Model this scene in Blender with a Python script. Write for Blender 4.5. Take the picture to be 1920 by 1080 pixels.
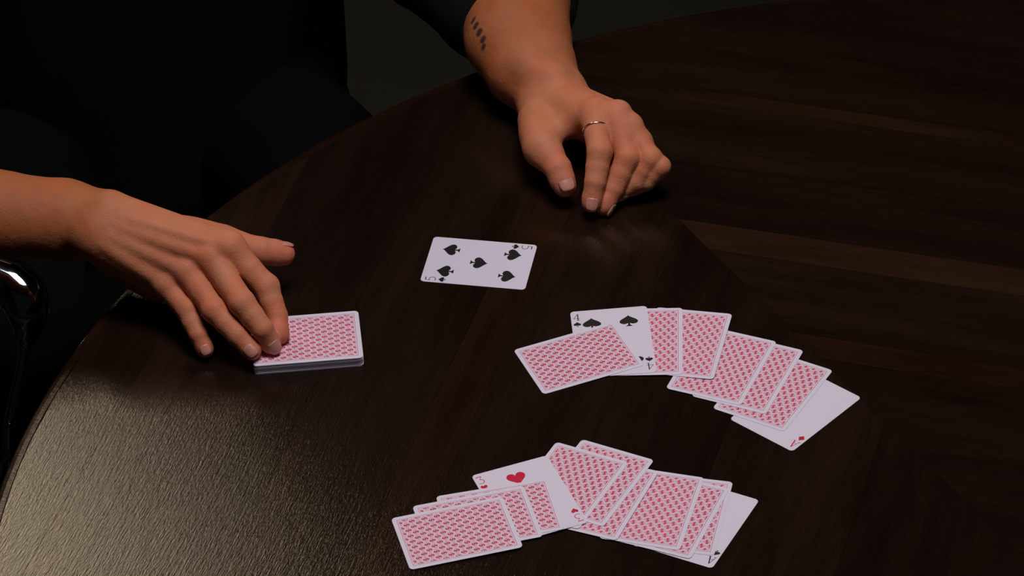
import bpy, bmesh, math, random
import numpy as np
from mathutils import Vector, Matrix

for o in list(bpy.data.objects):
    bpy.data.objects.remove(o)
S = bpy.context.scene
COL = S.collection
PI = math.pi
TZ = 0.75                                   # height of the table top

# ------------------------------------------------------------------ camera
CAM_R, CAM_U, CAM_F = ((0.9995873, -0.0172378, -0.0229818), (0.0287281, 0.5997838, 0.7996462), (0.0, 0.7999764, -0.6000314))
cd = bpy.data.cameras.new('camera')
cam = bpy.data.objects.new('camera', cd)
COL.objects.link(cam)
cd.sensor_width = 36.0
cd.lens = 7317.92 / 1920 * 36.0
cd.clip_end = 60
cam.matrix_world = Matrix(((CAM_R[0], CAM_U[0], -CAM_F[0], 0.0),
                           (CAM_R[1], CAM_U[1], -CAM_F[1], -2.4),
                           (CAM_R[2], CAM_U[2], -CAM_F[2], TZ + 1.9493),
                           (0, 0, 0, 1)))
S.camera = cam

# ------------------------------------------------------------------ world, exposure, lights
S.view_settings.view_transform = 'Standard'
S.view_settings.look = 'None'
S.view_settings.gamma = 1.0
S.view_settings.use_curve_mapping = False
S.view_settings.exposure = 0.0
W = bpy.data.worlds.new('dim_room')
S.world = W
W.use_nodes = True
W.node_tree.nodes['Background'].inputs[0].default_value = (0.55, 0.62, 0.60, 1)
W.node_tree.nodes['Background'].inputs[1].default_value = 0.004

def area(name, loc, target, size, energy, color, size_y=None, spread=180):
    l = bpy.data.lights.new(name, 'AREA')
    l.energy = energy
    l.color = color
    l.size = size
    if size_y:
        l.shape = 'RECTANGLE'
        l.size_y = size_y
    l.spread = math.radians(spread)
    o = bpy.data.objects.new(name, l)
    COL.objects.link(o)
    o.location = loc
    d = Vector(target) - Vector(loc)
    o.rotation_euler = d.to_track_quat('-Z', 'Y').to_euler()
    return o

area('key_lamp', (0.12, 0.0, 2.75), (0.05, 0.1, 0.75), 0.7, 8.2, (1.0, 0.92, 0.985), spread=100)
area('window_light', (-1.28, 2.75, 2.95), (-0.35, -0.1, 0.75), 0.7, 16, (1.0, 0.79, 0.54), size_y=0.7)

# ------------------------------------------------------------------ materials
def new_mat(name):
    m = bpy.data.materials.new(name)
    m.use_nodes = True
    return m, m.node_tree.nodes, m.node_tree.links, m.node_tree.nodes['Principled BSDF']

def plain(name, col, rough=0.5, metal=0.0, noise=0.0, scale=40, bump=0.0, bscale=200, spec=0.5):
    m, N, L, b = new_mat(name)
    b.inputs['Base Color'].default_value = (*col, 1)
    b.inputs['Roughness'].default_value = rough
    b.inputs['Metallic'].default_value = metal
    b.inputs['Specular IOR Level'].default_value = spec
    tc = N.new('ShaderNodeTexCoord')
    if noise:
        n = N.new('ShaderNodeTexNoise')
        n.inputs['Scale'].default_value = scale
        n.inputs['Detail'].default_value = 4
        L.new(tc.outputs['Object'], n.inputs['Vector'])
        mx = N.new('ShaderNodeMix')
        mx.data_type = 'RGBA'
        mx.inputs[6].default_value = (*[c * (1 - noise) for c in col], 1)
        mx.inputs[7].default_value = (*[min(1, c * (1 + noise)) for c in col], 1)
        L.new(n.outputs[0], mx.inputs[0])
        L.new(mx.outputs[2], b.inputs['Base Color'])
    if bump:
        n2 = N.new('ShaderNodeTexNoise')
        n2.inputs['Scale'].default_value = bscale
        L.new(tc.outputs['Object'], n2.inputs['Vector'])
        bp = N.new('ShaderNodeBump')
        bp.inputs['Strength'].default_value = bump
        bp.inputs['Distance'].default_value = 0.002
        L.new(n2.outputs[0], bp.inputs['Height'])
        L.new(bp.outputs[0], b.inputs['Normal'])
    return m

def wood_mat(name, edge=False):
    """dark stained timber: grain runs along local X; the object's colour tints each plank"""
    m, N, L, b = new_mat(name)
    tc = N.new('ShaderNodeTexCoord')
    oi = N.new('ShaderNodeObjectInfo')
    add = N.new('ShaderNodeVectorMath'); add.operation = 'ADD'
    sc = N.new('ShaderNodeVectorMath'); sc.operation = 'SCALE'
    comb = N.new('ShaderNodeCombineXYZ')
    L.new(oi.outputs['Random'], comb.inputs[0]); L.new(oi.outputs['Random'], comb.inputs[2])
    L.new(comb.outputs[0], sc.inputs[0]); sc.inputs['Scale'].default_value = 7.0
    L.new(tc.outputs['Object'], add.inputs[0]); L.new(sc.outputs[0], add.inputs[1])
    def noise(sx, sy, scale, detail, rough=0.6):
        mp = N.new('ShaderNodeMapping')
        mp.inputs['Scale'].default_value = (sx, sy, sx)
        L.new(add.outputs[0], mp.inputs[0])
        n = N.new('ShaderNodeTexNoise')
        n.inputs['Scale'].default_value = scale
        n.inputs['Detail'].default_value = detail
        n.inputs['Roughness'].default_value = rough
        L.new(mp.outputs[0], n.inputs['Vector'])
        return n.outputs[0]
    broad = noise(1.2, 9.0, 3.0, 5)
    fine = noise(6.0, 90.0, 6.0, 4)
    pores = noise(45.0, 210.0, 5.0, 3)
    cr = N.new('ShaderNodeValToRGB')
    cr.color_ramp.elements[0].position = 0.32; cr.color_ramp.elements[0].color = (0.0062, 0.0030, 0.0018, 1)
    cr.color_ramp.elements[1].position = 0.72; cr.color_ramp.elements[1].color = (0.0175, 0.0092, 0.0054, 1)
    mixv = N.new('ShaderNodeMath'); mixv.operation = 'MULTIPLY_ADD'
    L.new(fine, mixv.inputs[0]); mixv.inputs[1].default_value = 0.35
    sub = N.new('ShaderNodeMath'); sub.operation = 'MULTIPLY_ADD'
    L.new(broad, sub.inputs[0]); sub.inputs[1].default_value = 0.75; sub.inputs[2].default_value = -0.05
    L.new(sub.outputs[0], mixv.inputs[2])
    L.new(mixv.outputs[0], cr.inputs[0])
    mul = N.new('ShaderNodeMix'); mul.data_type = 'RGBA'; mul.blend_type = 'MULTIPLY'
    mul.inputs[0].default_value = 1.0
    L.new(cr.outputs[0], mul.inputs[6]); L.new(oi.outputs['Color'], mul.inputs[7])
    L.new(mul.outputs[2], b.inputs['Base Color'])
    rr = N.new('ShaderNodeMapRange')
    rr.inputs['To Min'].default_value = 0.12; rr.inputs['To Max'].default_value = 0.18
    L.new(pores, rr.inputs[0]); L.new(rr.outputs[0], b.inputs['Roughness'])
    b.inputs['Specular IOR Level'].default_value = 0.5
    bp = N.new('ShaderNodeBump')
    bp.inputs['Strength'].default_value = 0.30; bp.inputs['Distance'].default_value = 0.0006
    hs = N.new('ShaderNodeMath'); hs.operation = 'ADD'
    L.new(pores, hs.inputs[0]); L.new(fine, hs.inputs[1])
    L.new(hs.outputs[0], bp.inputs['Height']); L.new(bp.outputs[0], b.inputs['Normal'])
    return m

M_WOOD = wood_mat('dark_wood')
M_CORE = plain('wood_core', (0.006, 0.004, 0.003), 0.7, noise=0.3)
M_FLOOR = plain('floor_paint', (0.0098, 0.0108, 0.0080), 0.8, noise=0.25, scale=6, bump=0.1, bscale=60)
M_WALL = plain('wall_paint', (0.03, 0.032, 0.03), 0.8, noise=0.15, scale=5)
M_CARD = plain('card_stock', (0.74, 0.70, 0.79), 0.42, noise=0.015, scale=30)
M_RED = plain('red_ink', (0.62, 0.030, 0.100), 0.45, noise=0.03)
M_PINK = plain('plum_ink', (0.32, 0.13, 0.19), 0.45, noise=0.03)
M_CELL = plain('cell_ink', (0.75, 0.60, 0.65), 0.45, noise=0.02)
M_PALE = plain('pale_pink_ink', (0.84, 0.42, 0.55), 0.45, noise=0.02)
M_DRED = plain('heart_red_ink', (0.58, 0.004, 0.045), 0.45, noise=0.03)
M_BLACK = plain('black_ink', (0.010, 0.010, 0.008), 0.45, noise=0.05)
M_SHIRT = plain('black_cotton', (0.0090, 0.0094, 0.0072), 0.95, noise=0.3, scale=25, bump=0.25, bscale=700, spec=0.15)
M_TROUSER = plain('black_denim', (0.0028, 0.0028, 0.0029), 0.95, noise=0.3, scale=30, bump=0.3, bscale=900, spec=0.1)
M_CHROME = plain('chrome', (0.82, 0.84, 0.86), 0.06, metal=1.0, noise=0.02)
M_VINYL = plain('black_upholstery', (0.0035, 0.0035, 0.0035), 0.95, noise=0.2, bump=0.2, bscale=500, spec=0.05)
M_SILVER = plain('silver', (0.88, 0.82, 0.74), 0.18, metal=1.0, noise=0.02)
M_NAIL = plain('nail', (0.60, 0.26, 0.185), 0.32, noise=0.06, scale=200)
M_HAIR = plain('dark_hair', (0.012, 0.008, 0.006), 0.6, noise=0.4, scale=90, bump=0.6, bscale=260)
M_SHOE = plain('shoe_leather', (0.008, 0.007, 0.006), 0.4, noise=0.2)
M_EYE = plain('eye_white', (0.75, 0.72, 0.68), 0.15, noise=0.02)
M_INKSKIN = None

def skin_mat():
    m, N, L, b = new_mat('skin')
    at = N.new('ShaderNodeAttribute'); at.attribute_name = 'tone'
    tc = N.new('ShaderNodeTexCoord')
    n = N.new('ShaderNodeTexNoise'); n.inputs['Scale'].default_value = 70; n.inputs['Detail'].default_value = 5
    L.new(tc.outputs['Object'], n.inputs['Vector'])
    mr = N.new('ShaderNodeMapRange'); mr.inputs['To Min'].default_value = 0.86; mr.inputs['To Max'].default_value = 1.12
    L.new(n.outputs[0], mr.inputs[0])
    sc = N.new('ShaderNodeVectorMath'); sc.operation = 'SCALE'
    L.new(at.outputs['Color'], sc.inputs[0]); L.new(mr.outputs[0], sc.inputs['Scale'])
    L.new(sc.outputs[0], b.inputs['Base Color'])
    n3 = N.new('ShaderNodeTexNoise'); n3.inputs['Scale'].default_value = 38; n3.inputs['Detail'].default_value = 4
    L.new(tc.outputs['Object'], n3.inputs['Vector'])
    mr3 = N.new('ShaderNodeMapRange'); mr3.inputs['From Min'].default_value = 0.4; mr3.inputs['From Max'].default_value = 0.7
    L.new(n3.outputs[0], mr3.inputs[0])
    hue = N.new('ShaderNodeMix'); hue.data_type = 'RGBA'; hue.blend_type = 'MULTIPLY'
    L.new(mr3.outputs[0], hue.inputs[0]); hue.inputs[7].default_value = (1.04, 0.84, 0.78, 1)
    L.new(sc.outputs[0], hue.inputs[6]); L.new(hue.outputs[2], b.inputs['Base Color'])
    b.inputs['Roughness'].default_value = 0.60
    b.inputs['Specular IOR Level'].default_value = 0.25
    b.inputs['Subsurface Weight'].default_value = 0.06
    b.inputs['Subsurface Radius'].default_value = (1.0, 0.35, 0.18)
    b.inputs['Subsurface Scale'].default_value = 0.004
    v = N.new('ShaderNodeTexVoronoi'); v.inputs['Scale'].default_value = 900
    L.new(tc.outputs['Object'], v.inputs['Vector'])
    n2 = N.new('ShaderNodeTexNoise'); n2.inputs['Scale'].default_value = 160; n2.inputs['Detail'].default_value = 3
    L.new(tc.outputs['Object'], n2.inputs['Vector'])
    ad = N.new('ShaderNodeMath'); ad.operation = 'MULTIPLY_ADD'
    L.new(v.outputs['Distance'], ad.inputs[0]); ad.inputs[1].default_value = 0.25
    L.new(n2.outputs[0], ad.inputs[2])
    bp = N.new('ShaderNodeBump'); bp.inputs['Strength'].default_value = 0.35; bp.inputs['Distance'].default_value = 0.0016
    L.new(ad.outputs[0], bp.inputs['Height']); L.new(bp.outputs[0], b.inputs['Normal'])
    return m
M_SKIN = skin_mat()

# ------------------------------------------------------------------ object helpers
def link(name, me, parent=None, mat=None):
    o = bpy.data.objects.new(name, me)
    COL.objects.link(o)
    if parent is not None:
        o.parent = parent
    if mat is not None and me is not None:
        me.materials.append(mat)
    return o

def mesh(name, v, f, smooth=False):
    me = bpy.data.meshes.new(name)
    me.from_pydata([tuple(p) for p in v], [], [tuple(q) for q in f])
    me.update()
    if smooth:
        me.polygons.foreach_set('use_smooth', [True] * len(me.polygons))
    return me

def tag(o, label=None, cat=None, group=None, kind=None):
    if label: o['label'] = label
    if cat: o['category'] = cat
    if group: o['group'] = group
    if kind: o['kind'] = kind
    return o

def empty(name, loc, rz=0.0):
    o = bpy.data.objects.new(name, None)
    COL.objects.link(o)
    o.empty_display_size = 0.02
    o.location = loc
    o.rotation_euler = (0, 0, rz)
    return o

def prism(poly, z0, z1):
    n = len(poly)
    v = [(x, y, z0) for x, y in poly] + [(x, y, z1) for x, y in poly]
    f = [tuple(range(n - 1, -1, -1)), tuple(range(n, 2 * n))]
    f += [(i, (i + 1) % n, n + (i + 1) % n, n + i) for i in range(n)]
    return v, f

def lathe(profile, seg=48):
    v, f = [], []
    for r, z in profile:
        for k in range(seg):
            a = 2 * PI * k / seg
            v.append((r * math.cos(a), r * math.sin(a), z))
    for i in range(len(profile) - 1):
        for k in range(seg):
            a, b2 = i * seg + k, i * seg + (k + 1) % seg
            f.append((a, b2, b2 + seg, a + seg))
    f.append(tuple(range(seg - 1, -1, -1)))
    f.append(tuple(range((len(profile) - 1) * seg, len(profile) * seg)))
    return v, f

def tube(pts, radii, seg=20):
    pts = [Vector(p) for p in pts]
    v, f = [], []
    up = Vector((0.3, 0.2, 1)).normalized()
    for i, p in enumerate(pts):
        t = (pts[min(i + 1, len(pts) - 1)] - pts[max(i - 1, 0)]).normalized()
        a = t.cross(up).normalized(); b2 = t.cross(a).normalized()
        for k in range(seg):
            an = 2 * PI * k / seg
            v.append(p + (a * math.cos(an) + b2 * math.sin(an)) * radii[i])
    for i in range(len(pts) - 1):
        for k in range(seg):
            a, b2 = i * seg + k, i * seg + (k + 1) % seg
            f.append((a, b2, b2 + seg, a + seg))
    f.append(tuple(range(seg - 1, -1, -1)))
    f.append(tuple(range((len(pts) - 1) * seg, len(pts) * seg)))
    return v, f

# ------------------------------------------------------------------ room
def slab(name, x0, x1, y0, y1, z0, z1, mat):
    v, f = prism([(x0, y0), (x1, y0), (x1, y1), (x0, y1)], z0, z1)
    return tag(link(name, mesh(name, v, f), None, mat), kind='structure')
slab('floor', -3.2, 3.6, -3.6, 3.6, -0.05, 0.0, M_FLOOR)
slab('wall_back', -3.2, 3.6, 3.6, 3.7, 0.0, 4.2, M_WALL)
slab('wall_left', -3.3, -3.2, -3.6, 3.7, 0.0, 4.2, M_WALL)
slab('wall_right', 3.6, 3.7, -3.6, 3.7, 0.0, 4.2, M_WALL)
slab('ceiling', -3.3, 3.7, -3.6, 3.7, 4.2, 4.3, M_WALL)

# ------------------------------------------------------------------ round table of mitred planks
TC = (0.3795, -0.1550)
TR = 0.7945
RIN = 0.7840
table = empty('round_table', (TC[0], TC[1], 0))
tag(table, 'large round dark-stained wooden table with mitred planks and a rounded rim under the cards', 'table')
QA = math.radians(163.0)                    # normal of the left quadrant
def plank_poly(a, b, r):
    """region a<y<b, |x|<y inside circle r, in a frame whose +Y is the quadrant normal"""
    g = 0.00010
    pts = []
    y0, y1 = a + g, b - g
    def half(y):
        return min(y - 1.5 * g, math.sqrt(max(r * r - y * y, 0)))
    ys = np.linspace(y0, min(y1, r - 1e-5), 26 if y1 > r * 0.70 else 2)
    L_ = [(-half(y), y) for y in ys]
    R_ = [(half(y), y) for y in ys]
    poly = R_ + L_[::-1]
    out = []
    for p in poly:
        if not out or math.hypot(p[0] - out[-1][0], p[1] - out[-1][1]) > 1e-6:
            out.append(p)
    if math.hypot(out[0][0] - out[-1][0], out[0][1] - out[-1][1]) < 1e-6:
        out.pop()
    return out
D = (0.92, 0.92, 0.95); B1 = (2.1, 1.9, 1.6); B2 = (1.5, 1.15, 0.95); B3 = (1.5, 1.38, 1.18); N1 = (1.12, 1.08, 1.0)
QUADS = [  # (normal angle, boundaries, tints)
    (QA, [0.0003, 0.13, 0.25, 0.35, 0.448, 0.486, 0.585, 0.690, 0.728, RIN], [D, N1, D, N1, B2, N1, D, B3, N1]),
    (QA - PI / 2, [0.0003, 0.10, 0.198, 0.226, 0.321, 0.357, 0.44, 0.532, 0.551, 0.64, RIN], [D, N1, B2, N1, B1, D, N1, B3, N1, D]),
    (QA + PI / 2, [0.0003, 0.12, 0.24, 0.36, 0.48, 0.60, RIN], [D, N1, D, N1, D, N1]),
    (QA + PI, [0.0003, 0.12, 0.24, 0.36, 0.48, 0.60, RIN], [D, N1, D, N1, D, N1]),
]
rnd = random.Random(5)
for ang, bs, tints in QUADS:
    for k in range(len(bs) - 1):
        poly = plank_poly(bs[k], bs[k + 1], RIN - 0.0004)
        v, f = prism(poly, -0.022, rnd.uniform(-0.00008, 0.0))
        o = link('tabletop_plank', mesh('tabletop_plank', v, f), table, M_WOOD)
        o.location = (0, 0, TZ)
        o.rotation_euler = (0, 0, ang - PI / 2)
        o.color = (*tints[k], 1)
v, f = lathe([(RIN - 0.002, -0.045), (RIN - 0.002, -0.0222)], 128)
o = link('tabletop_core', mesh('tabletop_core', v, f), table, M_CORE); o.location = (0, 0, TZ)
# rim ring with rounded outer edge, a fine groove between it and the planks
prof = [(RIN, -0.046), (RIN, -0.0009), (RIN + 0.0005, -0.0001), (TR - 0.006, -0.0001), (TR - 0.0028, -0.0009), (TR - 0.0009, -0.0028),
        (TR, -0.006), (TR, -0.036), (TR - 0.002, -0.043), (TR - 0.006, -0.046)]
seg = 256
v, f = [], []
for k in range(seg):
    a = 2 * PI * k / seg
    v += [(r * math.cos(a), r * math.sin(a), z) for r, z in prof]
n = len(prof)
for k in range(seg):
    for i in range(n):
        a, b2 = k * n + i, k * n + (i + 1) % n
        c, d = ((k + 1) % seg) * n + (i + 1) % n, ((k + 1) % seg) * n + i
        f.append((a, d, c, b2))
o = link('edge_band', mesh('edge_band', v, f), table, M_WOOD); o.location = (0, 0, TZ); o.color = (1.5, 1.2, 1.0, 1)
o['label'] = 'rounded wooden edge band set off by a fine groove'
v, f = lathe([(0.075, 0.03), (0.075, 0.12), (0.06, 0.3), (0.06, 0.6), (0.09, 0.68), (0.2, TZ - 0.0455)], 48)
o = link('pedestal', mesh('pedestal', v, f, True), table, M_WOOD)
v, f = lathe([(0.34, 0.0), (0.34, 0.02), (0.30, 0.04), (0.08, 0.05)], 64)
o = link('pedestal_foot', mesh('pedestal_foot', v, f), table, M_WOOD)

# ------------------------------------------------------------------ playing cards
CW, CH, CT, CR = 0.0635, 0.0889, 0.0003, 0.0034
def rrect(w, h, r, n=5):
    p = []
    for cx, cy, a0 in ((w / 2 - r, h / 2 - r, 0), (-w / 2 + r, h / 2 - r, 90), (-w / 2 + r, -h / 2 + r, 180), (w / 2 - r, -h / 2 + r, 270)):
        for k in range(n + 1):
            a = math.radians(a0 + 90 * k / n)
            p.append((cx + r * math.cos(a), cy + r * math.sin(a)))
    return p
ZD = CT + 0.000022                          # ink sits just on the stock
def ribbon(pts, w, z=ZD):
    """flat stroke along a polyline; w is one width or one per point"""
    ws = w if isinstance(w, (list, tuple)) else [w] * len(pts)
    v, f = [], []
    for i, p in enumerate(pts):
        a = Vector(pts[max(i - 1, 0)]); b2 = Vector(pts[min(i + 1, len(pts) - 1)])
        t = (b2 - a).normalized(); nrm = Vector((-t.y, t.x)) * ws[i] / 2
        v += [(p[0] + nrm.x, p[1] + nrm.y, z), (p[0] - nrm.x, p[1] - nrm.y, z)]
    for i in range(len(pts) - 1):
        f.append((2 * i + 1, 2 * i + 3, 2 * i + 2, 2 * i))
    return v, f
def merge(parts):
    V, F = [], []
    for v, f in parts:
        k = len(V); V += list(v); F += [tuple(i + k for i in q) for q in f]
    return V, F
def xf(vf, dx, dy, s=1.0, rot=0.0):
    c, sn = math.cos(rot) * s, math.sin(rot) * s
    return [(dx + p[0] * c - p[1] * sn, dy + p[0] * sn + p[1] * c, ZD) for p in vf[0]], vf[1]
def spline(pts, n=6):
    out = []
    P_ = [pts[0]] + list(pts) + [pts[-1]]
    for i in range(1, len(P_) - 2):
        p0, p1, p2, p3 = (Vector(q) for q in P_[i - 1:i + 3])
        for k in range(n):
            t = k / n
            out.append(tuple(0.5 * ((2 * p1) + (p2 - p0) * t + (2 * p0 - 5 * p1 + 4 * p2 - p3) * t * t + (3 * p1 - p0 - 3 * p2 + p3) * t ** 3)))
    out.append(tuple(pts[-1]))
    return out
def clip_rect(vf, w, h):
    V, F = [], []
    for q in vf[1]:
        poly = [vf[0][i][:2] for i in q]
        for ax, s, lim in ((0, 1, w / 2), (0, -1, w / 2), (1, 1, h / 2), (1, -1, h / 2)):
            out = []
            for i in range(len(poly)):
                a, b2 = poly[i], poly[(i + 1) % len(poly)]
                da, db = a[ax] * s - lim, b2[ax] * s - lim
                if da <= 0: out.append(a)
                if (da < 0) != (db < 0) and da != db:
                    t = da / (da - db); out.append((a[0] + (b2[0] - a[0]) * t, a[1] + (b2[1] - a[1]) * t))
            poly = out
            if len(poly) < 3: break
        if len(poly) >= 3:
            k = len(V); V += [(x, y, ZD) for x, y in poly]; F.append(tuple(range(k, k + len(poly))))
    return V, F

v, f = prism(rrect(CW, CH, CR), 0, CT)
ME_CARD = mesh('card_stock', v, f); ME_CARD.materials.append(M_CARD)
# back: double frame line and an ogee lattice of dollar signs
INS = 0.0037
PW, PH = CW - 2 * (INS + 0.0010), CH - 2 * (INS + 0.0010)
def frame(w, h, t):
    o = [(w / 2, h / 2), (-w / 2, h / 2), (-w / 2, -h / 2), (w / 2, -h / 2)]
    i_ = [(w / 2 - t, h / 2 - t), (-w / 2 + t, h / 2 - t), (-w / 2 + t, -h / 2 + t), (w / 2 - t, -h / 2 + t)]
    return [(x, y, ZD) for x, y in o + i_], [(k, (k + 1) % 4, 4 + (k + 1) % 4, 4 + k) for k in range(4)]
dollar = [ribbon(spline([(0.80, 0.95), (0.40, 1.36), (-0.40, 1.36), (-0.82, 0.82), (-0.5, 0.22), (0.0, 0.0), (0.5, -0.22), (0.82, -0.82), (0.40, -1.36), (-0.40, -1.36), (-0.80, -0.95)], 3), 0.60),
          ribbon([(0, 1.95), (0, -1.95)], 0.44)]
dollar = merge(dollar)
NX, NY = 8, 8
GX, GY = PW / NX, PH / NY
def leaf(sx):
    return ribbon([(sx * GX * 0.275, GY * 0.085), (sx * GX * 0.305, GY * 0.03), (sx * GX * 0.305, -GY * 0.03), (sx * GX * 0.275, -GY * 0.085)], [0.0002, 0.00055, 0.00055, 0.0002])
def ogee():
    e = spline([(0.0, GY * 0.445), (GX * 0.205, GY * 0.265), (GX * 0.445, 0.0), (GX * 0.205, -GY * 0.265), (0.0, -GY * 0.445)], 3)
    pts = e[:-1] + [(-x, -y) for x, y in e[:-1]]
    return [(x, y, 0.0) for x, y in pts], [tuple(range(len(pts) - 1, -1, -1))]
halo_pts = [(0.00155 * math.cos(2 * PI * k / 12), 0.0020 * math.sin(2 * PI * k / 12), 0.0) for k in range(12)]
red, pk, cell, halo = [], [], [], []
for i in range(-1, 2 * NX + 2):
    for j in range(-1, 2 * NY + 2):
        if (i + j) % 2 == 0: continue
        x, y = (i / 2 - NX / 2) * GX, (j / 2 - NY / 2) * GY
        if abs(x) > PW / 2 + GX * 0.4 or abs(y) > PH / 2 + GY * 0.4: continue
        red.append(xf(dollar, x, y, 0.00128))
        cell.append(xf(ogee(), x, y))
        halo.append(xf((halo_pts, [tuple(range(12))]), x, y))
        for sx in (-1, 1):
            pk.append(xf(leaf(sx), x, y))
def clip_lay(parts, z):
    v_, f_ = clip_rect(merge(parts), PW, PH)
    return [(x, y, z) for x, y, _ in v_], f_
ME_BACKRED = mesh('back_print', *merge([clip_lay(red, CT + 0.000030), frame(CW - 2 * INS + 0.0004, CH - 2 * INS + 0.0004, 0.00034)]))
ME_BACKRED.materials.append(M_RED)
gnd = [(x, y, CT + 0.000006) for x, y in ((PW / 2, PH / 2), (-PW / 2, PH / 2), (-PW / 2, -PH / 2), (PW / 2, -PH / 2))], [(0, 1, 2, 3)]
ME_BACKPINK = mesh('back_lattice', *merge([gnd, clip_lay(halo, CT + 0.000018)]))
ME_BACKPINK.materials.append(M_PALE)
ME_BACKCELL = mesh('back_cells', *clip_lay(cell, CT + 0.000012))
ME_BACKCELL.materials.append(M_CELL)
ME_BACKARC = mesh('back_arcs', *clip_lay(pk, CT + 0.000024))
ME_BACKARC.materials.append(M_PINK)

def heart_pts(s=1.0, n=40):
    p = []
    for k in range(n):
        t = 2 * PI * k / n
        p.append((s * 0.5 * math.sin(t) ** 3 * 1.02, s * (13 * math.cos(t) - 5 * math.cos(2 * t) - 2 * math.cos(3 * t) - math.cos(4 * t) + 2.5) / 29.0))
    return p[::-1]
def spade_pts(s=1.0):
    h = [(x, -y * 0.80 + 0.10) for x, y in heart_pts(1.0)][::-1]
    return [(x * s * 1.0, y * s) for x, y in h]
def flat(pts): return [(x, y, ZD) for x, y in pts], [tuple(range(len(pts)))]
def spade():
    stem = [(-0.19, -0.5), (0.19, -0.5), (0.055, -0.36), (0.05, -0.12), (-0.05, -0.12), (-0.055, -0.36)]
    return merge([flat(spade_pts()), flat(stem)])
def heart(): return flat(heart_pts())
def diamond(): return flat([(0.5, 0), (0.0, 0.62), (-0.5, 0), (0.0, -0.62)][::1])
GL = {
 '5': [([(0.10, 1.0), (0.56, 1.0)], 0.10), ([(0.12, 1.0), (0.08, 0.56)], 0.06), (spline([(0.08, 0.57), (0.28, 0.64), (0.52, 0.52), (0.60, 0.31), (0.50, 0.09), (0.26, 0.0), (0.04, 0.07)]), 0.07)],
 '3': [([(0.05, 1.0), (0.56, 1.0)], 0.09), ([(0.06, 1.02), (0.06, 0.86)], 0.05), ([(0.55, 1.0), (0.27, 0.60)], 0.05), (spline([(0.27, 0.60), (0.48, 0.56), (0.62, 0.31), (0.50, 0.07), (0.26, 0.0), (0.03, 0.10)]), 0.075)],
 '4': [([(0.46, 0.0), (0.46, 1.0)], 0.10), ([(0.47, 1.0), (0.02, 0.30)], 0.05), ([(0.0, 0.29), (0.66, 0.29)], 0.055), ([(0.30, 0.0), (0.62, 0.0)], 0.055)],
 'A': [([(0.06, 0.0), (0.33, 1.0)], 0.055), ([(0.32, 1.0), (0.60, 0.0)], 0.115), ([(0.15, 0.34), (0.50, 0.34)], 0.05), ([(-0.05, 0.0), (0.19, 0.0)], 0.05), ([(0.45, 0.0), (0.74, 0.0)], 0.05)],
}
def glyph(ch):
    return merge([ribbon(p, w) for p, w in GL[ch]])
ME_FACE = {}
def face_mesh(key, vf, mat):
    if key not in ME_FACE:
        ME_FACE[key] = mesh(key[0], *vf); ME_FACE[key].materials.append(mat)
    return ME_FACE[key]
PIP = {'spade': (spade, M_BLACK), 'heart': (heart, M_DRED), 'diamond': (diamond, M_DRED)}
def add_face(card, rank, suit):
    fn, mat = PIP[suit]
    for s in (1, -1):
        rot = 0 if s == 1 else PI
        nu = xf(glyph(rank), 0, 0, 0.0084)
        nu = ([(x - 0.0027, y - 0.0042, z) for x, y, z in nu[0]], nu[1])
        o = link('index_numeral', face_mesh(('index_numeral', rank, suit), nu, mat), card)
        o.location = (-0.0271 * s, 0.0362 * s, 0); o.rotation_euler = (0, 0, rot)
        o = link('index_pip', face_mesh(('index_pip', suit), xf(fn(), 0, 0, 0.0056 if suit != 'spade' else 0.0062), mat), card)
        o.location = (-0.0271 * s, 0.0268 * s, 0); o.rotation_euler = (0, 0, rot)
    spots = {'5': [(-1, 1), (1, 1), (-1, -1), (1, -1), (0, 0)], '4': [(-1, 1), (1, 1), (-1, -1), (1, -1)], '3': [(0, 1), (0, 0), (0, -1)], 'A': []}[rank]
    for x, y in spots:
        o = link('pip', face_mesh(('pip', suit), xf(fn(), 0, 0, 0.0150), mat), card)
        o.location = (0.0152 * x, 0.0265 * y, 0); o.rotation_euler = (0, 0, PI if y < 0 else 0)
def add_back(card):
    link('back_lattice', ME_BACKPINK, card); link('back_cells', ME_BACKCELL, card); link('back_arcs', ME_BACKARC, card); link('back_print', ME_BACKRED, card)

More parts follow.
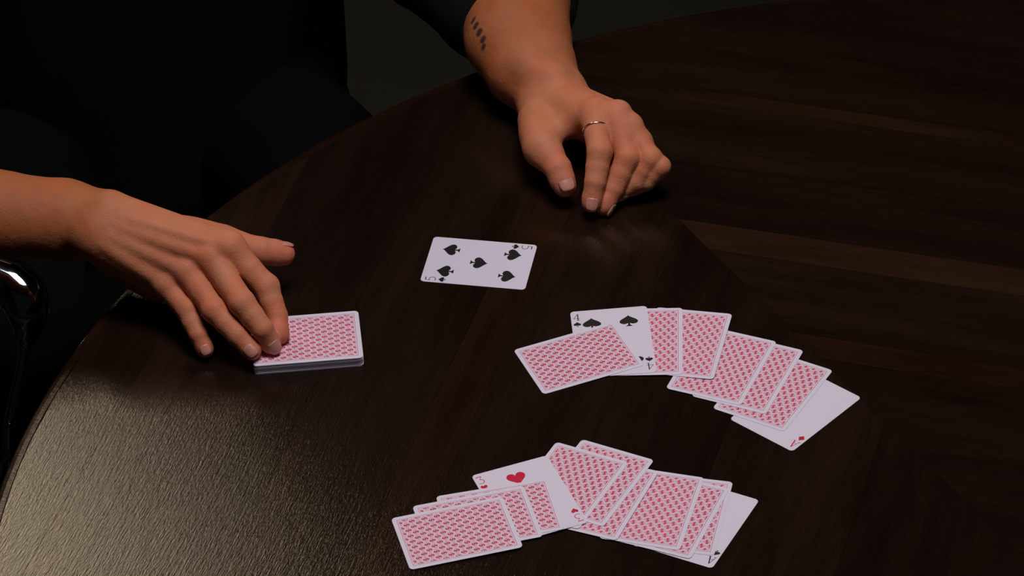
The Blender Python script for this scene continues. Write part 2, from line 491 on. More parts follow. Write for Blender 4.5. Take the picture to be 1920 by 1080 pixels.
CARDS = {
    'five': (-0.02708, 0.23475, -0.18721, 0.0, 0.0, 0.0),
    'f1a': (0.05264, 0.10055, 0.36996, 0.00088, 0.01848, 0.00717),
    'f1b': (0.0812, 0.12041, 1.62046, 0.00083, 0.02609, 0.0013),
    'f1d': (0.10613, 0.11932, 1.51859, 0.00095, 0.0282, -0.0027),
    'f1e': (0.13935, 0.11571, 1.33776, 0.00117, 0.02772, -0.01183),
    'f1f': (0.1678, 0.08544, 1.16746, 0.00102, 0.0, 0.0),
    'f1g': (0.18824, 0.07406, 1.14857, 0.00068, 0.0, 0.0),
    'f1h': (0.20702, 0.05265, 1.03783, 0.00034, 0.0, 0.0),
    'f1i': (0.22328, 0.02784, 0.82573, 0.0, 0.0, 0.0),
    'f2a': (-0.04786, -0.11403, 0.23837, 0.00111, 0.01942, -0.00256),
    'f2b': (-0.03182, -0.10112, 0.21868, 0.00105, 0.01942, -0.00256),
    'f2c': (-0.01427, -0.09162, 0.18708, 0.00102, 0.01942, -0.00256),
    'f2d': (0.00868, -0.07612, 1.91139, 0.00102, 0.01994, -0.00402),
    'f2e': (0.03863, -0.06068, 1.08214, 0.00105, 0.02463, -0.00651),
    'f2f': (0.05838, -0.05843, 1.06854, 0.00114, 0.02684, -0.00769),
    'f2g': (0.06351, -0.0761, 1.14801, 0.00106, 0.02692, -0.00751),
    'f2h': (0.10335, -0.09092, 1.29879, 0.00102, 0.0, 0.0),
    'f2i': (0.11796, -0.0989, 1.16879, 0.00068, 0.0, 0.0),
    'f2j': (0.12689, -0.0983, 1.3464, 0.00034, 0.0, 0.0),
    'f2k': (0.13798, -0.10902, 1.08916, 0.0, 0.0, 0.0),
}
def put_card(key, label, group, face=None):
    x, y, th, a, b2, c = CARDS[key]
    o = link('playing_card', ME_CARD)
    ux, uy = math.cos(th), math.sin(th)
    X = Vector((uy, -ux, 0)); X.z = b2 * X.x + c * X.y
    Y = Vector((ux, uy, 0)); Y.z = b2 * Y.x + c * Y.y
    X.normalize(); Y.normalize(); Z = X.cross(Y)
    o.matrix_world = Matrix(((X.x, Y.x, Z.x, x), (X.y, Y.y, Z.y, y), (X.z, Y.z, Z.z, TZ + 0.00006 + a), (0, 0, 0, 1)))
    tag(o, label, 'playing card', group)
    if face: add_face(o, *face)
    else: add_back(o)
    return o
G1, G2 = 'cards of the upper fan', 'cards of the lower fan'
put_card('five', 'five of spades lying alone face up between the two hands', None, ('5', 'spade'))
put_card('f1i', 'ace of diamonds face up at the right end of the upper fan, undermost', G1, ('A', 'diamond'))
put_card('f1h', 'red-backed card lying directly on the ace of diamonds', G1)
put_card('f1g', 'red-backed card second above the ace of diamonds, narrow strip showing', G1)
put_card('f1f', 'red-backed card third above the ace of diamonds, in the middle of the upper fan', G1)
put_card('f1e', 'red-backed card with its right half showing, second right of the four of spades', G1)
put_card('f1d', 'red-backed card showing only a strip directly beside the four of spades', G1)
put_card('f1b', 'four of spades face up near the left end of the upper fan', G1, ('4', 'spade'))
put_card('f1a', 'whole red-backed card lying across the four of spades, topmost of the upper fan', G1)
put_card('f2k', 'ace of spades face up at the right end of the lower fan, undermost', G2, ('A', 'spade'))
put_card('f2j', 'red-backed card directly on the ace of spades, thin wedge and top corner showing', G2)
put_card('f2i', 'red-backed card second above the ace of spades, tapering strip showing', G2)
put_card('f2h', 'red-backed card third above the ace of spades, broad and widely uncovered', G2)
put_card('f2g', 'red-backed card, slanting strip left of the widely uncovered one in the lower fan', G2)
put_card('f2f', 'red-backed card second right of the three of hearts, farthest corner of the lower fan', G2)
put_card('f2e', 'red-backed card tucked directly under the right edge of the three of hearts', G2)
put_card('f2d', 'three of hearts face up in the lower fan', G2, ('3', 'heart'))
put_card('f2c', 'red-backed card lying directly on the three of hearts, mostly covered', G2)
put_card('f2b', 'red-backed card between the front one and the one on the three of hearts', G2)
put_card('f2a', 'whole red-backed card at the near left end of the lower fan, topmost', G2)

# the rest of the pack, squared up under the right hand
DX, DY, DTH = (-0.1690, 0.1268, 0.0828)
deck = empty('card_deck', (DX, DY, TZ + 0.0001), DTH - PI / 2)
tag(deck, 'squared pack of red-backed cards held under the fingertips of the left-side hand', 'deck of cards')
NDECK = 29
for k in range(NDECK):
    o = link('deck_card' if k < NDECK - 1 else 'top_card', ME_CARD, deck)
    o.location = (rnd.uniform(-.0003, .0003), rnd.uniform(-.0003, .0003), k * 0.00031)
    if k == NDECK - 1:
        add_back(o)
DECKH = 0.0001 + NDECK * 0.00031

# ------------------------------------------------------------------ implicit-surface modelling of the person
def cone(P, a, b2, ra, rb):
    a = np.asarray(a, np.float32); b2 = np.asarray(b2, np.float32)
    d = b2 - a
    t = np.clip(((P - a) @ d) / max(float(d @ d), 1e-12), 0, 1)
    q = P - a - t[..., None] * d
    return np.sqrt(np.einsum('...i,...i->...', q, q)) - (ra + t * (rb - ra))
def ball(P, c, r):
    q = P - np.asarray(c, np.float32)
    return np.sqrt(np.einsum('...i,...i->...', q, q)) - r
def ell(P, c, r):
    r = np.asarray(r, np.float32)
    q = (P - np.asarray(c, np.float32)) / r
    k = np.sqrt(np.einsum('...i,...i->...', q, q))
    return (k - 1) * float(r.min())
def smin(a, b2, k):
    h = np.maximum(k - np.abs(a - b2), 0) / k
    return np.minimum(a, b2) - h * h * k * 0.25
def chain(P, pts, rad, k):
    d = None
    for i in range(len(pts) - 1):
        c = cone(P, pts[i], pts[i + 1], rad[i], rad[i + 1])
        d = c if d is None else smin(d, c, k)
    return d
CORN = [(i, j, k) for i in (0, 1) for j in (0, 1) for k in (0, 1)]
def nets(fn, lo, hi, h, project=2):
    lo = np.array(lo, np.float64); hi = np.array(hi, np.float64)
    n = np.ceil((hi - lo) / h).astype(int) + 1
    ax = [lo[i] + h * np.arange(n[i]) for i in range(3)]
    F = np.empty(tuple(n), np.float32)
    step = max(1, int(600000 / (n[1] * n[2])))
    for i in range(0, n[0], step):
        g = np.stack(np.meshgrid(ax[0][i:i + step], ax[1], ax[2], indexing='ij'), -1).astype(np.float32)
        F[i:i + step] = fn(g)
    s = F < 0
    cnt = np.zeros(tuple(n - 1), np.int8)
    for c in CORN:
        cnt += s[c[0]:n[0] - 1 + c[0], c[1]:n[1] - 1 + c[1], c[2]:n[2] - 1 + c[2]]
    act = np.argwhere((cnt > 0) & (cnt < 8))
    ids = np.full(tuple(n - 1), -1, np.int64)
    ids[tuple(act.T)] = np.arange(len(act))
    pos = np.zeros((len(act), 3)); w = np.zeros(len(act))
    for c in CORN:
        for a in range(3):
            if c[a]: continue
            e = list(c); e[a] = 1
            f0 = F[tuple((act + c).T)]; f1 = F[tuple((act + e).T)]
            m = (f0 < 0) != (f1 < 0)
            t = np.where(m, f0 / np.where(m, f0 - f1, 1), 0)
            p = np.repeat(np.array(c, float)[None], len(act), 0); p[:, a] += t
            pos += p * m[:, None]; w += m
    V = lo + (act + pos / w[:, None]) * h
    Q = []
    for a in range(3):
        u, v_ = (a + 1) % 3, (a + 2) % 3
        sl0 = [slice(None)] * 3; sl1 = [slice(None)] * 3
        sl0[a] = slice(0, n[a] - 1); sl1[a] = slice(1, n[a])
        s0, s1 = s[tuple(sl0)], s[tuple(sl1)]
        e = np.argwhere(s0 != s1)
        e = e[(e[:, u] > 0) & (e[:, v_] > 0) & (e[:, u] < n[u] - 1) & (e[:, v_] < n[v_] - 1)]
        flip = s0[tuple(e.T)]
        def cid(du, dv):
            q = e.copy(); q[:, u] -= du; q[:, v_] -= dv
            return ids[tuple(q.T)]
        quad = np.stack([cid(1, 1), cid(0, 1), cid(0, 0), cid(1, 0)], 1)
        quad[~flip] = quad[~flip][:, ::-1]
        Q.append(quad)
    Q = np.concatenate(Q)
    for _ in range(project):
        e = h * 0.35
        Pf = V.astype(np.float32)
        d0 = fn(Pf)
        g = np.stack([fn((V + np.eye(3)[i] * e).astype(np.float32)) - fn((V - np.eye(3)[i] * e).astype(np.float32)) for i in range(3)], 1) / (2 * e)
        gn = np.maximum((g * g).sum(1), 0.15)
        mv = d0[:, None] * g / gn[:, None]
        ln = np.linalg.norm(mv, axis=1, keepdims=True)
        V = V - mv * np.minimum(1, h * 0.8 / np.maximum(ln, 1e-9))
    return V, Q
def np_mesh(name, V, Q, tone=None):
    me = bpy.data.meshes.new(name)
    nv, nq = len(V), len(Q)
    me.vertices.add(nv); me.vertices.foreach_set('co', np.asarray(V, np.float32).ravel())
    me.loops.add(nq * 4); me.loops.foreach_set('vertex_index', np.asarray(Q, np.int32).ravel())
    me.polygons.add(nq)
    me.polygons.foreach_set('loop_start', np.arange(0, nq * 4, 4, dtype=np.int32))
    me.polygons.foreach_set('loop_total', np.full(nq, 4, np.int32))
    me.polygons.foreach_set('use_smooth', np.ones(nq, bool))
    if tone is not None:
        at = me.color_attributes.new('tone', 'FLOAT_COLOR', 'POINT')
        at.data.foreach_set('color', np.c_[tone, np.ones(nv)].astype(np.float32).ravel())
    me.update(); me.validate()
    return me

A3 = lambda p: np.array(p, np.float64)
def mm(p): return np.asarray(p, np.float64)

class Hand:
    pass
def build_hand(wrist, lat, arm, mcp, fingers, thumb, thumb_r, fr, extra):
    """wrist: joint centre; lat: half-vector across the wrist towards the thumb side; arm: [(pt, r, spread)] from wrist to elbow;
    fingers: four chains MCP, PIP, DIP, tip (index first); thumb: CMC, MCP, IP, tip"""
    H = Hand()
    H.wrist, H.lat = mm(wrist), mm(lat)
    H.fingers = [[mm(p) for p in c] for c in fingers]
    H.thumb = [mm(p) for p in thumb]
    H.tr, H.fr, H.arm, H.extra = thumb_r, fr, [(mm(p), r, mm(sp)) for p, r, sp in arm], extra
    i0, i3 = H.fingers[0][0], H.fingers[3][0]
    n = np.cross(i0 - H.wrist, i3 - H.wrist); n /= np.linalg.norm(n)
    H.dors = n if n[2] > 0 else -n
    return H
FK = [0.0, 0.0, 0.0]
def hand_sdf(P, H):
    # forearm: two bones side by side
    base = None
    for s in (-1, 1):
        pts = [p + sp * s for p, r, sp in H.arm]
        c = chain(P, pts, [r for p, r, sp in H.arm], 0.006)
        base = c if base is None else smin(base, c, 0.03)
    palm = None
    for i, fch in enumerate(H.fingers):
        t = (1.0, 0.38, -0.25, -0.85)[i]
        w0 = H.wrist + H.lat * t * 0.72 + (fch[0] - H.wrist) * 0.10
        c = cone(P, w0 - H.dors * 0.002, fch[0] - H.dors * 0.003, 0.0140, H.fr[i][0] - 0.0008)
        palm = c if palm is None else smin(palm, c, 0.017)
    base = smin(base, palm, 0.02)
    # fleshy heel pads on the palm side
    T = H.thumb
    th = cone(P, T[0] * 0.6 + H.wrist * 0.4 - H.dors * 0.004, T[1], 0.0145, H.tr[1])
    base = smin(base, th, 0.016)
    hy = cone(P, H.wrist - H.lat * 0.7 - H.dors * 0.006, H.fingers[3][0] * 0.75 + H.wrist * 0.25 - H.dors * 0.008, 0.0135, 0.013)
    base = smin(base, hy, 0.014)
    for a, b2, ra, rb, k in H.extra:
        base = smin(base, cone(P, a, b2, ra, rb), k)
    # extensor tendons and knuckles
    for i, fch in enumerate(H.fingers):
        m = fch[0]
        k0 = H.wrist + H.lat * (0.45, 0.15, -0.15, -0.45)[i] + (m - H.wrist) * 0.22 + H.dors * 0.0125
        base = smin(base, cone(P, k0, m + H.dors * (H.fr[i][0] - 0.0022), 0.0018, 0.0028), 0.007)
        base = smin(base, ball(P, m + H.dors * 0.0030, H.fr[i][0] - 0.0006), 0.005)
    d = base
    for i, fch in enumerate(H.fingers):
        r = H.fr[i]
        mid1 = fch[0] * 0.45 + fch[1] * 0.55
        mid2 = fch[1] * 0.5 + fch[2] * 0.5
        c = chain(P, [fch[0], mid1, fch[1], mid2, fch[2], fch[3]], [r[0], (r[0] + r[1]) * 0.487, r[1], (r[1] + r[2]) * 0.505, r[2], r[3]], 0.0012)
        pd = dorsal(fch, 1); dd = dorsal(fch, 2)
        c = smin(c, ball(P, fch[1] + pd * 0.0018, r[1] - 0.0014), 0.005)
        pad = fch[3] * 0.8 + fch[2] * 0.2 - dd * 0.0016
        c = smin(c, ball(P, pad, r[3] + 0.0002), 0.004)
        d = smin(d, smin(base, c, 0.007), 0.0015)
    tm = T[1] * 0.5 + T[2] * 0.5
    c = chain(P, [T[0], T[1], tm, T[2], T[3]], [H.tr[0], H.tr[1], (H.tr[1] + H.tr[2]) * 0.495, H.tr[2], H.tr[3]], 0.0015)
    c = smin(c, ball(P, T[3] * 0.6 + T[2] * 0.4 - dorsal(T, 2) * 0.001, H.tr[3] + 0.0006), 0.004)
    d = np.minimum(d, smin(base, c, 0.012))
    return d
def dorsal(ch, i):
    """outward (back-of-finger) direction at joint i of a chain, square to the next phalanx"""
    a, b2, c = ch[i - 1], ch[i], ch[min(i + 1, len(ch) - 1)]
    ax = (c - b2) / np.linalg.norm(c - b2)
    v_ = b2 - (a + c) * 0.5
    v_ = v_ - ax * (v_ @ ax)
    n = np.linalg.norm(v_)
    return v_ / n if n > 1e-6 else np.array([0, 0, 1.0])
def nail(parent, ch, r, w, l, dirv=None):
    ax = ch[-1] - ch[-2]; ax = ax / np.linalg.norm(ax)
    dn = dorsal(ch, len(ch) - 2) if dirv is None else mm(dirv)
    dn = dn - ax * (dn @ ax); dn /= np.linalg.norm(dn)
    sd = np.cross(ax, dn)
    c0 = ch[-1] + ax * r * 0.02
    V, F = [], []
    nu, nv = 9, 9
    for j in range(nv):
        for i in range(nu):
            a = (i / (nu - 1) - 0.5) * 2; b2 = (j / (nv - 1) - 0.5) * 2
            rx = w * 0.5 * a * math.sqrt(max(0.0, 1 - 0.42 * b2 * b2 * abs(b2)))
            ang = rx / (r * 1.02)
            rr = r * 1.045 - 0.0012 * max(0, b2) ** 2 * (r / 0.008)
            V.append(c0 + ax * (l * 0.5 * b2 * (1 - 0.10 * a * a)) + sd * rr * math.sin(ang) + dn * rr * math.cos(ang))
    for j in range(nv - 1):
        for i in range(nu - 1):
            F.append((j * nu + i, j * nu + i + 1, (j + 1) * nu + i + 1, (j + 1) * nu + i))
    me = mesh('fingernail', V, F, True)
    o = link('fingernail', me, parent, M_NAIL)
    so = o.modifiers.new('thick', 'SOLIDIFY'); so.thickness = 0.0009; so.offset = -0.2
    return o

# ---- the man's left hand (ring, tattoo), curled with its fingertips near the table
LH = build_hand(
    (0.0376, 0.4381, 0.7820), np.array([-0.012, -0.010, 0.006]),
    [((0.0371, 0.4396, 0.7810), .0205, (-.006, -.003, .002)), ((0.0224, 0.4641, 0.7910), .0290, (-.009, -.002, .002)), ((0.0115, 0.4995, 0.7990), .0335, (-.012, 0, 0)), ((0.0084, 0.5575, 0.8040), .0375, (-.012, 0, 0)), ((-0.0067, 0.7277, 0.8160), .043, (-.01, 0, 0))],
    None,
    [[(0.0741, 0.3623, 0.8110), (0.0777, 0.3226, 0.7990), (0.0732, 0.3043, 0.7810), (0.0696, 0.2957, 0.7650)],
     [(0.0931, 0.3573, 0.8110), (0.1013, 0.3249, 0.7910), (0.0892, 0.3088, 0.7700), (0.0806, 0.3000, 0.7582)],
     [(0.1033, 0.3491, 0.8030), (0.1204, 0.3260, 0.7890), (0.1086, 0.3167, 0.7710), (0.0944, 0.3151, 0.7620)],
     [(0.1116, 0.3413, 0.7920), (0.1289, 0.3223, 0.7830), (0.1177, 0.3176, 0.7700), (0.1060, 0.3214, 0.7610)]],
    [(0.0254, 0.3928, 0.7840), (0.0290, 0.3472, 0.7880), (0.0421, 0.3255, 0.7810), (0.0475, 0.3142, 0.7710)],
    (.0150, .0140, .0118, .0098),
    [(.0114, .0106, .0092, .0080), (.0114, .0106, .0092, .0080), (.0108, .0100, .0086, .0075), (.0098, .0086, .0075, .0066)],
    [((0.0277, 0.3699, 0.7840), (0.0674, 0.3719, 0.7980), .0070, .0060, .018), ((0.0205, 0.4407, 0.8100), (0.0405, 0.4271, 0.8050), .0105, .0100, .012), ((0.0406, 0.4331, 0.8010), (0.0546, 0.4389, 0.7910), .0080, .007, .012)])
# ---- the man's right hand, fingertips on the pack
RH = build_hand(
    (-0.3403, 0.1982, 0.8300), np.array([0.004, 0.014, 0.010]),
    [((-0.3434, 0.2209, 0.8120), .0205, (.001, .004, .003)), ((-0.3688, 0.2234, 0.8160), .0240, (.001, .004, .002)), ((-0.4213, 0.2245, 0.8220), .0270, (0, .003, 0)), ((-0.4828, 0.2307, 0.8300), .037, (0, .004, 0)), ((-0.5786, 0.2381, 0.8460), .042, (0, .004, 0))],
    None,
    [[(-0.2299, 0.1744, 0.8180), (-0.2010, 0.1526, 0.7930), (-0.1924, 0.1357, 0.7760), (-0.1903, 0.1223, 0.7665)],
     [(-0.2453, 0.1693, 0.8120), (-0.2189, 0.1265, 0.7970), (-0.2029, 0.1105, 0.7820), (-0.1964, 0.1094, 0.7668)],
     [(-0.2655, 0.1655, 0.8020), (-0.2417, 0.1294, 0.7880), (-0.2236, 0.1108, 0.7760), (-0.2118, 0.1020, 0.7665)],
     [(-0.2832, 0.1629, 0.7910), (-0.2662, 0.1405, 0.7810), (-0.2566, 0.1229, 0.7690), (-0.2510, 0.1156, 0.7585)]],
    [(-0.2904, 0.2216, 0.8020), (-0.2391, 0.2058, 0.7980), (-0.2063, 0.2035, 0.7920), (-0.1886, 0.2057, 0.7870)],
    (.0155, .0140, .0118, .0098),
    [(.0118, .0104, .0090, .0078), (.0118, .0106, .0090, .0078), (.0112, .0100, .0086, .0074), (.0102, .0088, .0076, .0066)],
    [((-0.2629, 0.2071, 0.8050), (-0.2311, 0.1770, 0.8140), .0075, .0065, .018), ((-0.3261, 0.2147, 0.7820), (-0.2919, 0.1916, 0.7720), .0185, .0165, .016), ((-0.3265, 0.2044, 0.8060), (-0.2806, 0.1754, 0.7930), .0140, .0120, .016)])

SK = np.array([0.43, 0.146, 0.052])
HANDC = np.array([0.57, 0.214, 0.102])
def tone_for(V, H, tattoo=()):
    T = np.repeat(SK[None], len(V), 0)
    pinkc = np.array([0.60, 0.205, 0.125])
    ctr = np.mean([c_[0] for c_ in H.fingers], 0)
    hw = np.clip(((V - H.wrist) @ (ctr - H.wrist)) / ((ctr - H.wrist) @ (ctr - H.wrist)) * 1.4 + 0.45, 0, 1)[:, None]
    hw = hw * hw * (3 - 2 * hw)
    T[:] = T * (1 - hw) + HANDC * hw
    def blend(c, r, amt, col):
        d = np.linalg.norm(V - c, axis=1)
        w = amt * np.exp(-(d / r) ** 2)
        T[:] = T * (1 - w[:, None]) + col * w[:, None]
    for ch in H.fingers:
        blend(ch[3], 0.014, 0.75, pinkc); blend(ch[0], 0.013, 0.55, pinkc); blend(ch[1], 0.010, 0.4, pinkc)
    blend(H.thumb[3], 0.018, 0.75, pinkc); blend(H.thumb[2], 0.012, 0.35, pinkc); blend(H.thumb[1], 0.018, 0.4, pinkc)
    for a, b2, r in tattoo:
        d = cone(V, a, b2, r, r)
        w = np.clip(0.5 - d / 0.0012, 0, 1) * 0.94
        T[:] = T * (1 - w[:, None]) + np.array([0.030, 0.030, 0.026]) * w[:, None]
    return T

parts_V, parts_Q, parts_T = [], [], []
def add_part(V, Q, T):
    k = sum(len(x) for x in parts_V)
    parts_V.append(V); parts_Q.append(Q + k); parts_T.append(T)
def bounds(pts, pad):
    p = np.array(pts); return p.min(0) - pad, p.max(0) + pad
for H, cut, tat in ((LH, 4, True), (RH, 4, False)):
    pts = [q for c in H.fingers for q in c] + H.thumb + [H.arm[k][0] for k in range(cut)]
    lo, hi = bounds(pts, 0.05)
    V, Q = nets(lambda P, H=H: hand_sdf(P, H), lo, hi, 0.0013)
    tt = []
    if tat:
        spots = [((-0.0275, 0.4936, 0.8250), .0024), ((-0.0253, 0.4917, 0.8200), .0026), ((-0.0222, 0.4865, 0.8160), .0028), ((-0.0191, 0.4835, 0.8100), .0027), ((-0.0188, 0.4791, 0.8050), .0023)]
        # the marks lie on the skin: drop each along the view of someone facing the forearm to the surface
        for p, r in spots:
            p = mm(p); dr = mm(CAM_F)
            best = p
            for s in np.linspace(-0.06, 0.12, 400):
                q = p + dr * s
                if hand_sdf(q.astype(np.float32)[None], H)[0] < 0:
                    best = q; break
            tt.append((best + np.array([-0.0015, -0.0008, -0.0008]), best + np.array([0.0015, 0.0008, 0.0008]), r))
    add_part(V, Q, tone_for(V, H, tt))

# ---- upper body under the clothes, neck and head
HIP = np.array([-0.395, 0.88, 0.52]); CHEST = np.array([-0.375, 0.83, 0.91]); NECK = np.array([-0.34, 0.80, 1.08]); HEAD = np.array([-0.34, 0.79, 1.21])
SHL = np.array([-0.14, 0.78, 1.00]); SHR = np.array([-0.54, 0.72, 0.99])
ELL_ = LH.arm[4][0]; ELR = RH.arm[4][0]
def core_sdf(P):
    d = smin(cone(P, HIP, CHEST, 0.11, 0.125), cone(P, SHL, SHR, 0.05, 0.05), 0.08)
    d = smin(d, cone(P, CHEST, NECK, 0.07, 0.055), 0.05)
    d = smin(d, cone(P, NECK, HEAD, 0.054, 0.054), 0.02)
    d = smin(d, chain(P, [SHL, ELL_, LH.arm[3][0]], [0.048, 0.042, 0.038], 0.03), 0.04)
    d = smin(d, chain(P, [SHR, ELR, RH.arm[3][0]], [0.048, 0.042, 0.034], 0.03), 0.04)
    h = ell(P, HEAD + (0, 0.005, 0.03), (0.074, 0.096, 0.098))
    h = smin(h, ell(P, HEAD + (0.0, -0.045, -0.055), (0.052, 0.05, 0.055)), 0.04)                      # jaw
    h = smin(h, cone(P, HEAD + (0, -0.092, 0.012), HEAD + (0, -0.112, -0.022), 0.007, 0.0115), 0.012)   # nose
    h = smin(h, cone(P, HEAD + (-.03, -0.083, 0.024), HEAD + (.03, -0.083, 0.024), 0.008, 0.008), 0.014)  # brow
    h = smin(h, cone(P, HEAD + (-.016, -0.093, -0.052), HEAD + (.016, -0.093, -0.052), 0.006, 0.006), 0.008)  # lips
    for s in (-1, 1):
        h = smin(h, ell(P, HEAD + (s * 0.077, 0.012, 0.0), (0.010, 0.020, 0.032)), 0.008)               # ears
        h = np.maximum(h, -smin(ball(P, HEAD + (s * 0.031, -0.100, 0.008), 0.012), ball(P, HEAD + (s * 0.031, -0.100, 0.008), 0.012), 0.001))
    return smin(d, h, 0.02)
lo, hi = bounds([HIP, HEAD, ELL_, ELR, SHL, SHR, LH.arm[3][0], RH.arm[3][0]], 0.17)
V, Q = nets(core_sdf, lo, hi, 0.007, 1)
add_part(V, Q, np.repeat(SK[None], len(V), 0))
person = link('person', np_mesh('person_body', np.concatenate(parts_V), np.concatenate(parts_Q), np.concatenate(parts_T)), None, M_SKIN)
tag(person, 'seated person in black shirt, one hand on the pack, the other curled on the table', 'person')
for H in (LH, RH):
    for i, ch in enumerate(H.fingers):
        nail(person, ch, H.fr[i][3], (0.0115, 0.0120, 0.0110, 0.0092)[i], (0.0115, 0.0120, 0.0112, 0.0090)[i])
nail(person, LH.thumb, LH.tr[3], 0.0150, 0.0145, (0.25, -0.75, 0.62))
nail(person, RH.thumb, RH.tr[3], 0.0150, 0.0145, (0.0, 0.5, 0.85))
for s in (-1, 1):
    me = bpy.data.meshes.new('eye'); bm = bmesh.new(); bmesh.ops.create_uvsphere(bm, u_segments=20, v_segments=12, radius=0.0115); bm.to_mesh(me); bm.free()
    o = link('eye', me, person, M_EYE); o.location = HEAD + (s * 0.031, -0.084, 0.008)
    me = bpy.data.meshes.new('iris'); bm = bmesh.new(); bmesh.ops.create_uvsphere(bm, u_segments=16, v_segments=10, radius=0.0062); bm.to_mesh(me); bm.free()
    q_ = link('iris', me, o, M_HAIR); q_.location = (0.001, -0.0060, -0.0032)
# ring on the left index finger
ch = LH.fingers[0]
ra = ch[0] * 0.56 + ch[1] * 0.44; ax = (ch[1] - ch[0]); ax /= np.linalg.norm(ax)
Vr, Fr = [], []
e1 = np.cross(ax, [0, 0, 1]); e1 /= np.linalg.norm(e1); e2 = np.cross(ax, e1)
def finger_r(direction):
    lo_, hi_ = 0.004, 0.02
    for _ in range(24):
        m_ = (lo_ + hi_) / 2
        c_ = cone((ra + direction * m_).astype(np.float32)[None], ch[0], ch[1], LH.fr[0][0] * .97, LH.fr[0][1] * .97)[0]
        if c_ < 0: lo_ = m_
        else: hi_ = m_
    return lo_
for k in range(48):
    a = 2 * PI * k / 48; dv = e1 * math.cos(a) + e2 * math.sin(a); rr = finger_r(dv) + 0.0008
    for q in range(8):
        b2 = 2 * PI * q / 8
        Vr.append(ra + dv * (rr + 0.0006 * math.cos(b2)) + ax * 0.0008 * math.sin(b2))
for k in range(48):
    for q in range(8):
        Fr.append((k * 8 + q, k * 8 + (q + 1) % 8, ((k + 1) % 48) * 8 + (q + 1) % 8, ((k + 1) % 48) * 8 + q))
o = link('finger_ring', mesh('finger_ring', Vr, Fr, True), person, M_SILVER); o['label'] = 'thin silver ring on the index finger'

# ---- clothes
rng = np.random.default_rng(3)
FOLD = [(rng.normal(size=3) * (14, 10, 22), rng.uniform(0, 6.28), rng.uniform(.4, 1)) for _ in range(9)]
def folds(P, amp):
    s = 0
    for k, ph, w in FOLD:
        s = s + w * np.sin(P @ k.astype(np.float32) + ph)
    return s * amp / 5
CUFF_L = LH.arm[3][0]; cuff_n = LH.arm[2][0] - LH.arm[4][0]; cuff_n = cuff_n / np.linalg.norm(cuff_n)
def shirt_sdf(P):
    d = smin(cone(P, HIP + (0, -0.01, -0.02), CHEST, 0.155, 0.16), cone(P, SHL, SHR, 0.075, 0.075), 0.10)
    d2 = smin(cone(P, HIP + (0.05, -0.02, -0.02), CHEST + (0.06, 0, 0), 0.14, 0.15), cone(P, HIP + (-0.06, -0.02, -0.02), CHEST + (-0.06, 0, 0), 0.14, 0.15), 0.06)
    d = smin(d, d2, 0.05)
    sl = chain(P, [SHL, ELL_, (0.0021, 0.5814, 0.8060), (0.0058, 0.5499, 0.8010)], [0.075, 0.064, 0.056, 0.051], 0.05)
    sl = smin(sl, cone(P, (-0.0312, 0.5636, 0.7900), (-0.0593, 0.6053, 0.8100), 0.022, 0.05), 0.04)
    cut = (P - (np.asarray(CUFF_C, np.float32))) @ CUFF_N
    sl = np.maximum(sl, cut)
    sr = chain(P, [SHR, ELR, RH.arm[3][0] * 0.75 + ELR * 0.25], [0.075, 0.064, 0.058], 0.05)
    d = smin(d, np.minimum(sl, sr), 0.05)
    d = np.maximum(d, -(P[..., 2] - 1.12) * -1)
    return d + folds(P, 0.004)
CUFF_C = (0.0119, 0.5303, 0.8100); CUFF_N = np.array([0.35, -0.92, 0.10], np.float32)
CUFF_N = CUFF_N / np.linalg.norm(CUFF_N)
lo, hi = bounds([HIP, CHEST, SHL, SHR, ELL_, ELR, (0.0207, 0.5105, 0.8000)], 0.21)
V, Q = nets(shirt_sdf, lo, hi, 0.006, 1)
o = link('shirt', np_mesh('shirt', V, Q), person, M_SHIRT); o['label'] = 'black long-sleeved shirt with sleeves pushed up'
KNL = np.array([-0.045, 0.44, 0.545]); KNR = np.array([-0.47, 0.44, 0.55])
ANL = np.array([-0.07, 0.46, 0.09]); ANR = np.array([-0.45, 0.52, 0.09])
def trouser_sdf(P):
    d = cone(P, HIP + (-0.09, 0, -0.03), HIP + (0.09, 0, -0.03), 0.13, 0.13)
    for s, kn, an in ((1, KNL, ANL), (-1, KNR, ANR)):
        hp = HIP + (s * 0.10, 0.0, -0.02)
        d = smin(d, chain(P, [hp, kn, an], [0.090, 0.072, 0.055], 0.05), 0.05)
    return d + folds(P, 0.004)
lo, hi = bounds([HIP, KNL, KNR, ANL, ANR], 0.16); lo[2] = 0.05
V, Q = nets(trouser_sdf, lo, hi, 0.007, 1)
o = link('trousers', np_mesh('trousers', V, Q), person, M_TROUSER)
for an in (ANL, ANR):
    def shoe_sdf(P, an=an):
        d = smin(cone(P, an + (0, 0.04, -0.045), an + (0, -0.15, -0.055), 0.038, 0.032), cone(P, an + (0, 0, 0.0), an + (0, 0.03, -0.04), 0.042, 0.042), 0.03)
        return np.maximum(d, -(P[..., 2] - 0.002))
    lo, hi = bounds([an + (0, 0.05, 0), an + (0, -0.17, -0.08)], 0.06)
    V, Q = nets(shoe_sdf, lo, hi, 0.005, 1)
    link('shoe', np_mesh('shoe', V, Q), person, M_SHOE)
def hair_sdf(P):
    d = ell(P, HEAD + (0, 0.012, 0.042), (0.083, 0.104, 0.100))
    d = np.maximum(d, -((P - HEAD.astype(np.float32)) @ np.array([0, 0.75, 0.66], np.float32) + 0.004))
    return d + folds(P * 6, 0.002)
lo, hi = bounds([HEAD], 0.17)
V, Q = nets(hair_sdf, lo, hi, 0.005, 1)
link('hair', np_mesh('hair', V, Q), person, M_HAIR)

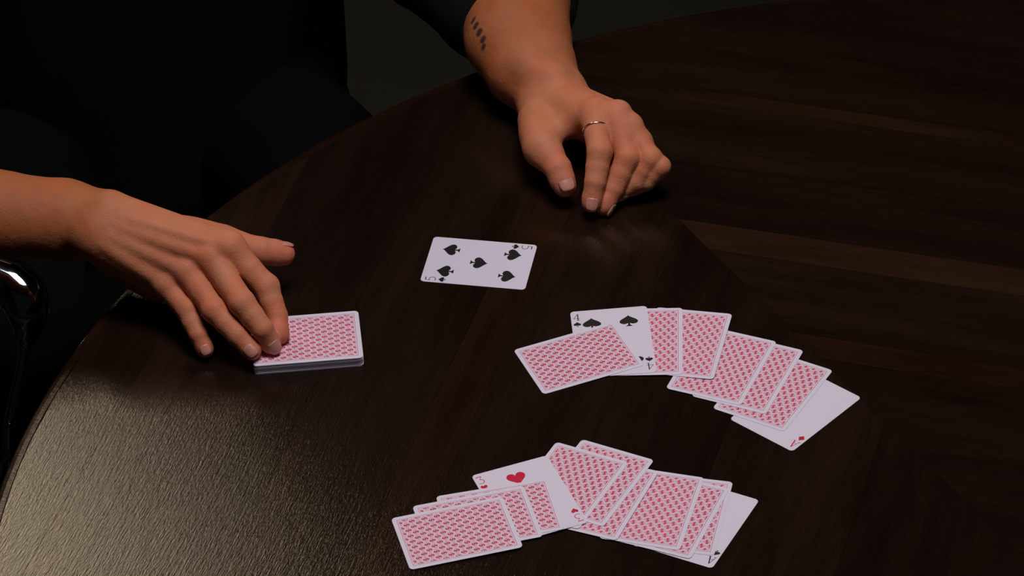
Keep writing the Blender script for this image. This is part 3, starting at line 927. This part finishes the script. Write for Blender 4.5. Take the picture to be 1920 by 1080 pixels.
# ------------------------------------------------------------------ chairs
seat = empty('armchair', (-0.403, 0.90, 0))
tag(seat, 'black upholstered armchair under the seated person, beyond the table edge', 'armchair')
def cushion(name, x0, x1, y0, y1, z0, z1, bev):
    v, f = prism([(x0, y0), (x1, y0), (x1, y1), (x0, y1)], z0, z1)
    o = link(name, mesh(name, v, f), seat, M_VINYL)
    m_ = o.modifiers.new('bevel', 'BEVEL'); m_.width = bev; m_.segments = 4
    return o
cushion('seat_base', -0.25, 0.23, -0.27, 0.30, 0.03, 0.30, 0.015)
cushion('seat_cushion', -0.235, 0.215, -0.285, 0.17, 0.302, 0.39, 0.03)
cushion('backrest', -0.25, 0.23, 0.175, 0.30, 0.302, 0.78, 0.03)
for sx in (-0.21, 0.19):
    for sy in (-0.23, 0.26):
        v, f = lathe([(0.018, 0.0), (0.022, 0.029)], 16)
        o = link('leg', mesh('leg', v, f), seat, M_SHOE); o.location = (sx, sy, 0)

chair = empty('chrome_chair', (-0.62, 0.30, 0))
tag(chair, 'chrome-framed chair beside the table rim, only its polished armrest end in view', 'chair')
E0 = Vector((-0.62, 0.30, 0))
arm_pts = [(-0.4704, 0.3217, 0.6950), (-0.4473, 0.3157, 0.6900), (-0.4335, 0.3111, 0.6860), (-0.4233, 0.3032, 0.6800), (-0.4189, 0.2948, 0.6700), (-0.4198, 0.2908, 0.6580), (-0.4213, 0.2857, 0.6480), (-0.4234, 0.2837, 0.6380), (-0.4266, 0.2779, 0.6250), (-0.4312, 0.2710, 0.6100), (-0.4358, 0.2640, 0.5950), (-0.4405, 0.2558, 0.5780)]
arm_rad = [.022, .0225, .0225, .022, .0205, .0165, .0105, .0062, .0046, .0044, .0046, .0050]
sp = []; sr_ = []
for i in range(len(arm_pts) - 1):
    for k in range(4):
        t = k / 4
        sp.append(tuple(Vector(arm_pts[i]).lerp(Vector(arm_pts[i + 1]), t) - E0)); sr_.append(arm_rad[i] * (1 - t) + arm_rad[i + 1] * t)
sp.append(tuple(Vector(arm_pts[-1]) - E0)); sr_.append(arm_rad[-1])
v, f = tube(sp, sr_, 32)
o = link('armrest', mesh('armrest', v, f, True), chair, M_CHROME); o['label'] = 'polished chrome armrest tapering to a thin post'

def chair_tube(name, pts, r_, mat=None, lab=None):
    P_ = []
    for p in spline3(pts): P_.append(tuple(Vector(p) - E0))
    v, f = tube(P_, [r_] * len(P_), 16)
    return link(name, mesh(name, v, f, True), chair, mat or M_CHROME)
def spline3(pts, n=6):
    out = []
    Q_ = [Vector(pts[0])] + [Vector(p) for p in pts] + [Vector(pts[-1])]
    for i in range(1, len(Q_) - 2):
        p0, p1, p2, p3 = Q_[i - 1:i + 3]
        for k in range(n):
            t = k / n
            out.append(0.5 * ((2 * p1) + (p2 - p0) * t + (2 * p0 - 5 * p1 + 4 * p2 - p3) * t * t + (3 * p1 - p0 - 3 * p2 + p3) * t ** 3))
    out.append(Q_[-1])
    return out
A0, A1 = Vector(arm_pts[0]), Vector(arm_pts[-1])
chair_tube('arm_post', [A1, A1 + Vector((-0.012, -0.01, -0.05)), (-0.50, 0.22, 0.475), (-0.56, 0.20, 0.458)], 0.005)
chair_tube('arm_bar', [A0, A0 + Vector((-0.08, 0.005, -0.01)), (-0.78, 0.33, 0.68), (-0.93, 0.345, 0.66)], 0.016)
for sy in (0.02, 0.345):
    chair_tube('back_post', [(-0.90, sy, 0.44), (-0.93, sy, 0.66), (-0.96, sy, 0.88)], 0.012)
    for sx in (-0.89, -0.56):
        chair_tube('leg', [(sx, sy, 0.44), (sx, sy, 0.22), (sx, sy, 0.0)], 0.012)
def chair_pad(name, x0, x1, y0, y1, z0, z1):
    v, f = prism([(x0 - E0.x, y0 - E0.y), (x1 - E0.x, y0 - E0.y), (x1 - E0.x, y1 - E0.y), (x0 - E0.x, y1 - E0.y)], z0, z1)
    o = link(name, mesh(name, v, f), chair, M_VINYL)
    m_ = o.modifiers.new('bevel', 'BEVEL'); m_.width = 0.018; m_.segments = 4
chair_pad('seat', -0.93, -0.53, -0.01, 0.37, 0.44, 0.49)
chair_pad('backrest', -0.965, -0.925, -0.0, 0.365, 0.60, 0.88)
